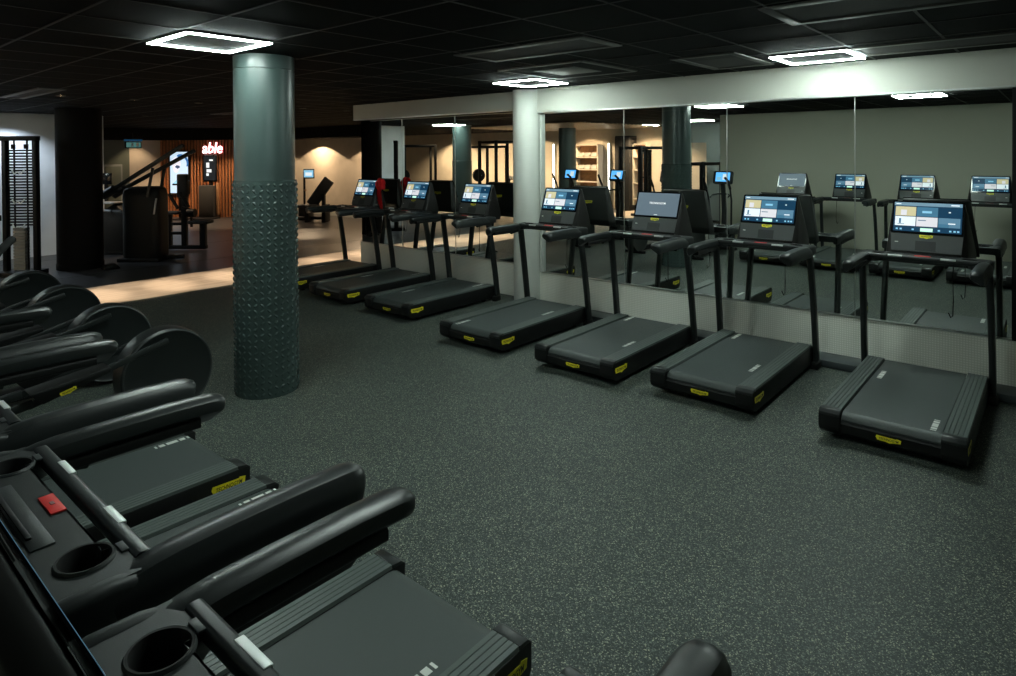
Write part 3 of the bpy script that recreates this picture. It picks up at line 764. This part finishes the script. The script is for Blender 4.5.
# rowing style machine with two pads
t = thing('row_machine', 'low dark machine with an upright post and two flat pads, right of the shrouded machine', 'gym machine', (-14.29, 6.0, 0), R(40))
b = MB(); b.box((0, 0, .06), (.95, .12, .08), 'frame_black', bev=.012); b.box((0, 0, .80), (.10, .12, 1.45), 'frame_black', bev=.012)
b.box((-.15, 0, .36), (.4, .07, .06), 'frame_black', bev=.01); b.box((-.15, 0, .56), (.4, .07, .06), 'frame_black', bev=.01)
b.box((-.32, 0, .42), (.08, .10, .72), 'frame_black', bev=.01); b.box((.40, 0, .30), (.12, .12, .56), 'frame_black', bev=.012); b.build('frame', t)
b = MB(); b.box((-.28, 0, .80), (.40, .30, .06), 'pad_black', bev=.025); b.build('seat', t)
b = MB(); b.box((.34, 0, .60), (.46, .30, .07), 'pad_black', bev=.03); b.build('seat', t)
b = MB(); b.box((-.02, -.02, 1.38), (.22, .12, .50), 'pad_black', bev=.03); b.build('chest_pad', t)
b = MB(); b.bar((0, -.1, .92), (.22, -.1, .86), .06, .05, 'frame_black', bev=.01); b.cyl((.12, -.1, .80), (.28, -.1, .80), .09, 'frame_black', 20); b.bar((.2, -.1, .8), (.2, -.1, .5), .04, .04, 'frame_black'); b.build('foot_roller', t)

# low machine with white shelf behind the black column
t = thing('upper_body_trainer', 'dark machine with a pale shelf and handles between the black column and the shrouded machine', 'gym machine', (-15.0, 4.87, 0), R(40))
b = MB(); b.hull([(x_, y_, z) for x_, y_ in ((-.1, -.25), (.35, -.25), (-.1, .25), (.35, .25)) for z in (.05, .9)] + [(.1, -.15, 1.05), (.1, .15, 1.05)], 'black_plastic', bev=.03); b.box((0, 0, .03), (.8, .5, .06), 'frame_black', bev=.01); b.box((-.30, 0, .5), (.3, .3, .06), 'pad_black', bev=.02); b.build('body', t)
b = MB(); b.box((-.12, -.1, 1.06), (.62, .4, .035), 'silver', bev=.012); b.build('shelf', t)
b = MB(); b.tube([(-.42, -.1, 1.02), (-.35, -.2, .96), (-.1, -.25, .92), (.12, -.28, .90)], .022, 'silver', 10); b.build('handle', t)
b = MB(); b.box((-.22, .05, 1.55), (.30, .05, .24), 'gloss_black', bev=.015); b.bar((-.2, .08, 1.06), (-.2, .08, 1.45), .05, .05, 'frame_black'); b.build('display', t)

# bottle/weights at the black column's foot
b = MB(); b.hull([(s * .10, y_, z) for s in (-1, 1) for y_, z in ((-.14, 0), (.14, 0), (-.10, .08), (.06, .10))], 'frame_black', bev=.02)
tag(b.build('gym_bag', loc=(-12.98, 4.15, 0)), 'small dark bag lying at the foot of the black column', 'bag')

# doorway contents
b = MB(); b.box((0, 0, 1.3), (.05, .30, 1.1), 'pink_panel', bev=.01); b.box((0, 0, 1.3), (.03, .36, 1.2), 'frame_black', bev=.01); tag(b.build('wall_panel', loc=(-22.40, 6.75, -.02)), 'narrow dim pink panel on the green wall by the exit', 'panel')
b = MB(); b.box((0, 0, 1.25), (.05, .55, 1.7), 'grey_panel', bev=.01); b.box((.03, 0, 1.25), (.02, .45, 1.58), 'green_panel', bev=.005); tag(b.build('notice_board', loc=(-22.40, 7.25, -.35)), 'tall grey green framed board on the dark wall left of the exit sign', 'board')

# exit sign
t = thing('exit_sign', 'small green exit sign on a bracket below the dark bulkhead', 'sign', (-21.6, 7.57, 2.35), 0)
b = MB(); b.box((0, 0, 0), (.05, .46, .20), 'frame_black', bev=.006); b.box((0, 0, .14), (.06, .50, .05), 'scr_navy'); b.box((0, 0, .25), (.03, .03, .22), 'frame_black'); b.build('case', t)
Ms = basis((.0265, 0, 0), (0, 1, 0), (0, 0, 1))
b = MB(); b.add(_cube((.40, .15, .002)), 'exit_green', Ms)
b.prism([(-.10, -.05), (-.06, -.02), (-.05, .03), (-.09, .05), (-.03, .06), (.0, .01), (.03, -.0), (.02, -.02), (-.02, -.01), (-.03, -.05)], .002, 'white_print', Ms); b.prism([(.08, -.05), (.15, -.05), (.15, .06), (.08, .06)], .002, 'white_print', Ms); b.build('face', t)

# slatted wall furniture ---------------------------------------------------
def wall_pt(x_, y_, z_): return Mw @ Vector((x_, y_, z_))
def along(px_x): return px_x
# poster light box
t = thing('poster', 'tall glowing pale blue poster of a figure on the wooden slats', 'poster', wall_pt(0, 0, 0), 0); t.matrix_world = Mw
b = MB(); b.box((.70, 1.46, .045), (.66, 1.40, .06), 'frame_black', bev=.008); b.build('case', t)
b = MB(); b.box((.70, 1.46, .0765), (.60, 1.34, .002), 'poster_base'); Mp = Matrix.Translation((.70, 1.46, .078))
b.prism([(.06 + .26 * math.cos(R(a)), .30 + .30 * math.sin(R(a))) for a in range(-20, 121, 10)] + [(.06 + .20 * math.cos(R(a)), .28 + .24 * math.sin(R(a))) for a in range(120, -21, -10)], .001, 'poster_blue', Mp)
b.prism([(-.2 + .16 * math.cos(R(a)) * (1 if a < 180 else .8) + .1, .25 + .26 * math.sin(R(a))) for a in range(0, 360, 15)], .0008, 'poster_pale', Mp)
b.prism([(-.14, .18), (-.05, .12), (.03, .16), (.02, .22), (-.08, .24)], .0012, 'poster_ink', Mp); b.prism([(-.16, .42), (-.02, .46), (.06, .40), (-.02, .36)], .0012, 'poster_ink', Mp)
b.prism([(.10, -.62), (.28, -.60), (.29, -.30), (.12, -.34)], .0012, 'poster_blue', Mp); b.build('print', t)
# able sign
t = thing('neon_sign', 'glowing white and red wall sign reading able, high on the wooden slats', 'sign', (0, 0, 0), 0); t.matrix_world = Mw
b = MB(); b.text('able', .50, 'sign_red', Matrix.Translation((1.82, 2.235, .05)), ext=.012, shear=.20, bold=.011, sx=.86, spacing=.98); b.build('halo', t)
b = MB(); b.text('able', .50, 'sign_white', Matrix.Translation((1.82, 2.235, .08)), ext=.012, shear=.20, bold=.005, sx=.86, spacing=.98); b.build('lettering', t)
# kiosk
t = thing('kiosk', 'dark cabinet on a round base with an upright black display, under the able sign', 'kiosk', (0, 0, 0), 0); t.matrix_world = Mw
def kb(mb, c, s_, name, bev=.01):
    mb.box((c[0], c[1], c[2]), s_, name, bev=bev)
b = MB(); kb(b, (1.88, .56, .42), (.48, 1.0, .34), 'kiosk', .015); b.lathe([(.42, 0), (.42, .03), (.36, .05)], 'frame_black', 40, basis((1.82, .0, .50), (1, 0, 0), (0, 0, -1)) @ Matrix.Rotation(0, 4, 'X')); b.build('cabinet', t)
b = MB(); kb(b, (1.74, .93, .525), (.045, .09, .02), 'silver', .006); b.build('handle', t)
b = MB(); kb(b, (2.17, .62, .40), (.06, 1.0, .10), 'wood_shelf', .01); b.build('side_trim', t)
b = MB(); kb(b, (1.93, 1.12, .38), (.10, .14, .06), 'frame_black'); kb(b, (1.93, 1.60, .40), (.46, .86, .06), 'gloss_black', .02); b.build('display', t)
b = MB(); kb(b, (1.93, 1.60, .432), (.38, .76, .004), 'scr_dark', 0)
for (cx, cy, w, h) in ((-.06, .10, .10, .16), (-.02, -.08, .16, .10), (-.07, -.20, .08, .08), (.05, .26, .12, .05)): kb(b, (1.93 + cx, 1.60 + cy, .436), (w, h, .003), 'scr_white', 0)
b.build('screen', t)
# tablet stand
t = thing('tablet_stand', 'slim black stand with a small tilted blue tablet before the poster', 'stand', (0, 0, 0), 0); t.matrix_world = Mw
b = MB(); b.bar((1.25, .02, .9), (1.25, 1.12, .9), .10, .10, 'frame_black', bev=.02); b.box((1.25, .02, .9), (.4, .04, .36), 'frame_black', bev=.015); b.build('post', t)
b = MB(); b.box((0, 0, 0), (.44, .05, .26), 'frame_black', bev=.012, M=Euler((R(25), 0, 0)).to_matrix().to_4x4()); b.box((0, .03, .012), (.40, .01, .22), 'scr_cyan', M=Euler((R(25), 0, 0)).to_matrix().to_4x4()); o = b.build('tablet', t); o.location = (1.27, 1.16, .92)

# incline bench and screen post at the far wall
t = thing('incline_bench', 'incline bench with raised dark backrest before the spotlit beige wall', 'bench', (-16.95, 10.95, 0), R(40))
b = MB(); b.box((-.25, 0, .12), (1.0, .10, .09), 'frame_black', bev=.01); b.box((-.22, 0, .24), (.12, .5, .46), 'frame_black', bev=.01); b.box((.28, 0, .26), (.12, .5, .52), 'frame_black', bev=.01); b.build('frame', t)
b = MB(); b.box((-.30, 0, .48), (.72, .34, .09), 'pad_black', bev=.03); b.build('seat', t)
b = MB(); b.bar((-.16, 0, .50), (.40, 0, 1.27), .34, .085, 'pad_black', up=(0, 1, 0), bev=.03); b.build('backrest', t)
b = MB(); b.box((.22, 0, .6), (.09, .14, .5), 'frame_black', bev=.01); b.build('support', t)
t = thing('screen_post', 'black post with a small blue screen beside the incline bench', 'stand', (-17.75, 11.05, 0), R(40))
b = MB(); b.bar((0, 0, .35), (0, 0, 1.50), .06, .06, 'frame_black', bev=.015); b.box((0, 0, .20), (.3, .3, .4), 'frame_black', bev=.02); b.build('post', t)
b = MB(); b.box((.16, -.05, 1.43), (.34, .05, .30), 'frame_black', bev=.015); b.box((.16, -.077, 1.43), (.29, .006, .22), 'scr_cyan'); b.box((.16, -.081, 1.42), (.20, .003, .10), 'scr_white'); b.build('screen', t)
b = MB(); b.cyl((.05, -.06, .90), (.05, -.06, .95), .03, 'wood_shelf', 12); b.build('knob', t)

# ------------------------------------------------------------------ rear zone (mirror image)
def rack(loc, rz, lab, w=1.3, h=2.35, plates=True):
    t = thing('power_rack', lab, 'rack', loc, rz, 'black weight racks of the rear zone')
    for sx_ in (-1, 1):
        for sy_ in (-1, 1):
            b = MB(); b.box((sx_ * w / 2, sy_ * .55, h / 2), (.09, .09, h), 'frame_black', bev=.008); b.build('upright', t)
    b = MB()
    for z in (h - .05, .05):
        for s in (-1, 1): b.box((s * w / 2, 0, z), (.08, 1.1, .08), 'frame_black', bev=.008); b.box((0, s * .55, z), (w, .08, .08), 'frame_black', bev=.008)
    b.build('frame', t)
    if plates:
        b = MB(); b.cyl((-1.05, .62, 1.25), (1.05, .62, 1.25), .016, 'steel', 12); b.build('barbell', t)
        for s in (-1, 1):
            for k in range(2):
                b = MB(); b.lathe([(.04, -.02), (.20, -.025), (.225, -.02), (.225, .02), (.20, .025), (.04, .02)], 'rubber', 28, basis((s * (.80 + k * .06), .62, 1.25), (0, 1, 0), (0, 0, 1)), closed=True); b.build('weight_plate', t)
    return t
rack((-18.0, -1.8, 0), R(35), 'black squat rack reflected before the lit beige panels left of the white pillar')
rack((-16.2, -3.4, 0), R(20), 'black rack frame reflected farther back beside the first rack', 1.5, 2.3)
rack((-14.6, -2.6, 0), R(20), 'tall black cage reflected right beside the white pillar edge', 1.2, 2.45, False)
rack((-8.95, -2.6, 0), R(10), 'black cable cage reflected close left of the mirrored teal column', .7, 2.2, False)
rack((-7.55, -3.4, 0), R(5), 'narrow black rack reflected right of the mirrored teal column before the grey doors', .55, 1.75, False)
# towel shelves
t = thing('shelf_unit', 'lit wooden shelf unit with rolled towels, reflected in the mirror', 'shelf', (-13.2, YB + .22, 0))
b = MB(); b.box((0, -.12, 1.25), (.95, .03, 2.1), 'wood_shelf'); b.box((-.48, 0, 1.25), (.05, .36, 2.1), 'wall_beige', bev=.005); b.box((.48, 0, 1.25), (.05, .36, 2.1), 'wall_beige', bev=.005); b.build('case', t)
for z in (.4, .95, 1.4, 1.85, 2.3):
    b = MB(); b.box((0, 0, z), (.91, .36, .05), 'wall_beige', bev=.004); b.build('shelf', t)
k_ = 0
names_ = ('left', 'middle', 'right')
for zi, z in enumerate((1.425, 1.875)):
    for xi, x_ in enumerate((-.29, 0, .29)):
        b = MB(); b.hull([(s * .12, y_, zz) for s in (-1, 1) for y_, zz in ((-.1, 0), (.1, 0), (-.07, .15), (.07, .15))], 'towel', bev=.04)
        tag(b.build('towel_stack', loc=(-13.2 + x_, YB + .28, z)), 'folded pale towels, %s pile on the %s lit shelf' % (names_[xi], ('lower', 'upper')[zi]), 'towels', 'towel piles on the lit shelves')
t = thing('shelf_unit', 'smaller wooden shelf unit reflected left of the mirrored teal column', 'shelf', (-11.02, YB + .22, 0))
b = MB(); b.box((0, -.12, 1.25), (.5, .03, 2.1), 'wood_shelf'); b.box((-.25, 0, 1.25), (.04, .36, 2.1), 'wall_beige'); b.box((.25, 0, 1.25), (.05, .36, 2.1), 'wall_beige'); b.build('case', t)
for z in (.4, .95, 1.4, 1.85, 2.3):
    b = MB(); b.box((0, 0, z), (.46, .36, .05), 'wall_beige', bev=.004); b.build('shelf', t)
t = thing('locker', 'tall dark brown locker reflected between the lit shelves', 'locker', (-11.60, YB + .30, 0))
b = MB(); b.box((0, 0, 1.3), (.58, .5, 2.6), 'wall_dark', bev=.01); b.build('body', t)
for s in (-1, 1):
    d = MB(); d.box((s * .145, .26, 1.3), (.28, .03, 2.5), 'wall_dark', bev=.006); dd = d.build('door', t)
    d = MB(); d.cyl((s * .06, .275, 1.25), (s * .06, .31, 1.25), .05, 'silver', 16); d.build('handle', dd)
for x_, lab in ((-12.45, 'vertical white light strip on the wall right of the lit towel shelves'), (-14.93, 'vertical white light strip on the wall left of the lit towel shelves')):
    b = MB(); b.box((0, 0, 1.4), (.06, .03, 1.9), 'strip_white', bev=.008); b.box((0, -.02, 1.4), (.12, .03, 2.0), 'column_white', bev=.006); tag(b.build('light_strip', loc=(x_, YB + .06, 0)), lab, 'wall light', 'vertical wall light strips')
b = MB(); b.box((0, 0, 1.5), (.36, .05, .9), 'frame_black', bev=.01); b.box((0, .027, 1.5), (.30, .006, .84), 'scr_purple'); tag(b.build('video_screen', loc=(-14.45, YB + .03, 0)), 'purple glowing upright video screen reflected beside the slim column', 'screen')
def dumbbell_rack(loc, rz, lab):
    t = thing('dumbbell_rack', lab, 'rack', loc, rz)
    b = MB()
    for s in (-1, 1): b.bar((s * .9, .2, 0), (s * .9, -.2, 1.0), .07, .07, 'frame_black', bev=.008)
    b.build('frame', t)
    for i, z in enumerate((.35, .65, .95)):
        b = MB(); b.box((0, .12 - .12 * i, z), (1.8, .26, .04), 'frame_black', bev=.006); b.build('shelf', t)
    return t
dumbbell_rack((-16.4, YB + .5, 0), 0, 'low three tier rack of round dumbbells reflected by the rear beige wall')
for i, z in enumerate((.37, .67, .97)):
    for k in range(6):
        b = MB()
        for s in (-1, 1): b.cyl((0, s * .07, .07), (0, s * .15, .07), .07, 'silver' if (k + i) % 3 else 'towel', 16)
        b.cyl((0, -.08, .07), (0, .08, .07), .018, 'steel', 10)
        tag(b.build('dumbbell', loc=(-17.1 + k * .28, YB + .5 + .12 - .12 * i, z)), 'round dumbbell, number %d from the left on the %s tier of the rear rack' % (k + 1, ('bottom', 'middle', 'top')[i]), 'dumbbell', 'dumbbells on the rear rack')

for x_, y_, r_b, lab in ((-14.75, -5.4, .33, 'large cream exercise ball on the rear floor, left of the lit shelves'), (-14.1, -5.75, .27, 'smaller cream exercise ball close to the lit towel shelves')):
    b = MB(); q = bmesh.new(); bmesh.ops.create_uvsphere(q, u_segments=32, v_segments=20, radius=r_b); b.add(q, 'towel'); b.cyl((0, -r_b * .2, r_b * .95), (0, -r_b * .22, r_b * 1.0), .015, 'steel', 10)
    tag(b.build('exercise_ball', loc=(x_, y_, r_b)), lab, 'ball')
t = thing('cable_tower', 'slim cable tower with a silver weight column, reflected left of the mirrored teal column', 'gym machine', (-10.0, -4.6, 0), R(25))
b = MB()
for s in (-1, 1): b.box((s * .26, 0, 1.05), (.07, .09, 2.1), 'frame_black', bev=.008)
b.box((0, 0, 2.07), (.62, .10, .07), 'frame_black', bev=.008); b.box((0, 0, .04), (.75, .55, .08), 'frame_black', bev=.01); b.build('frame', t)
b = MB()
for k in range(16): b.box((0, 0, .12 + k * .06), (.26, .12, .05), 'silver', bev=.004)
b.build('weight_stack', t)
for s in (-1, 1):
    b = MB(); b.cyl((s * .09, 0, .1), (s * .09, 0, 2.04), .012, 'steel', 10); b.build('guide_rod', t)
b = MB(); b.tube([(0, .08, 2.0), (0, .10, 1.4), (0, .12, 1.25)], .006, 'steel', 6); b.cyl((-.12, .12, 1.24), (.12, .12, 1.24), .018, 'rubber', 12); b.build('pull_handle', t)
# ------------------------------------------------------------------ world, camera
w = bpy.data.worlds.new('world'); SC.world = w; w.use_nodes = True
bg = w.node_tree.nodes.get('Background'); bg.inputs[0].default_value = (.5, .6, .6, 1); bg.inputs[1].default_value = .001

f, yaw, pitch, roll, sh, hh = 646.1566, R(40.5838), R(.6604), R(-.3546), 178.2283, 2.0507
r_ = Vector((math.cos(yaw), math.sin(yaw), 0)); fw = Vector((-math.sin(yaw), math.cos(yaw), 0)); up = Vector((0, 0, 1))
f2 = fw * math.cos(pitch) - up * math.sin(pitch); u2 = up * math.cos(pitch) + fw * math.sin(pitch)
r3 = r_ * math.cos(roll) + u2 * math.sin(roll); u3 = u2 * math.cos(roll) - r_ * math.sin(roll)
cam = bpy.data.cameras.new('camera'); co = bpy.data.objects.new('camera', cam); COL.objects.link(co)
Mx = Matrix((r3, u3, -f2)).transposed().to_4x4(); Mx.translation = (0, 0, hh); co.matrix_world = Mx
cam.sensor_width = 36; cam.sensor_fit = 'HORIZONTAL'; cam.lens = 36 * f / 1016; cam.shift_y = -sh / 1016; cam.clip_start = .03; cam.clip_end = 100
SC.camera = co
vs = SC.view_settings; vs.view_transform = 'Standard'; vs.look = 'None'; vs.exposure = 0; vs.gamma = 1; vs.use_curve_mapping = False
SC.cycles.use_denoising = True
SC.cycles.max_bounces = 8
SC.cycles.sample_clamp_indirect = 6
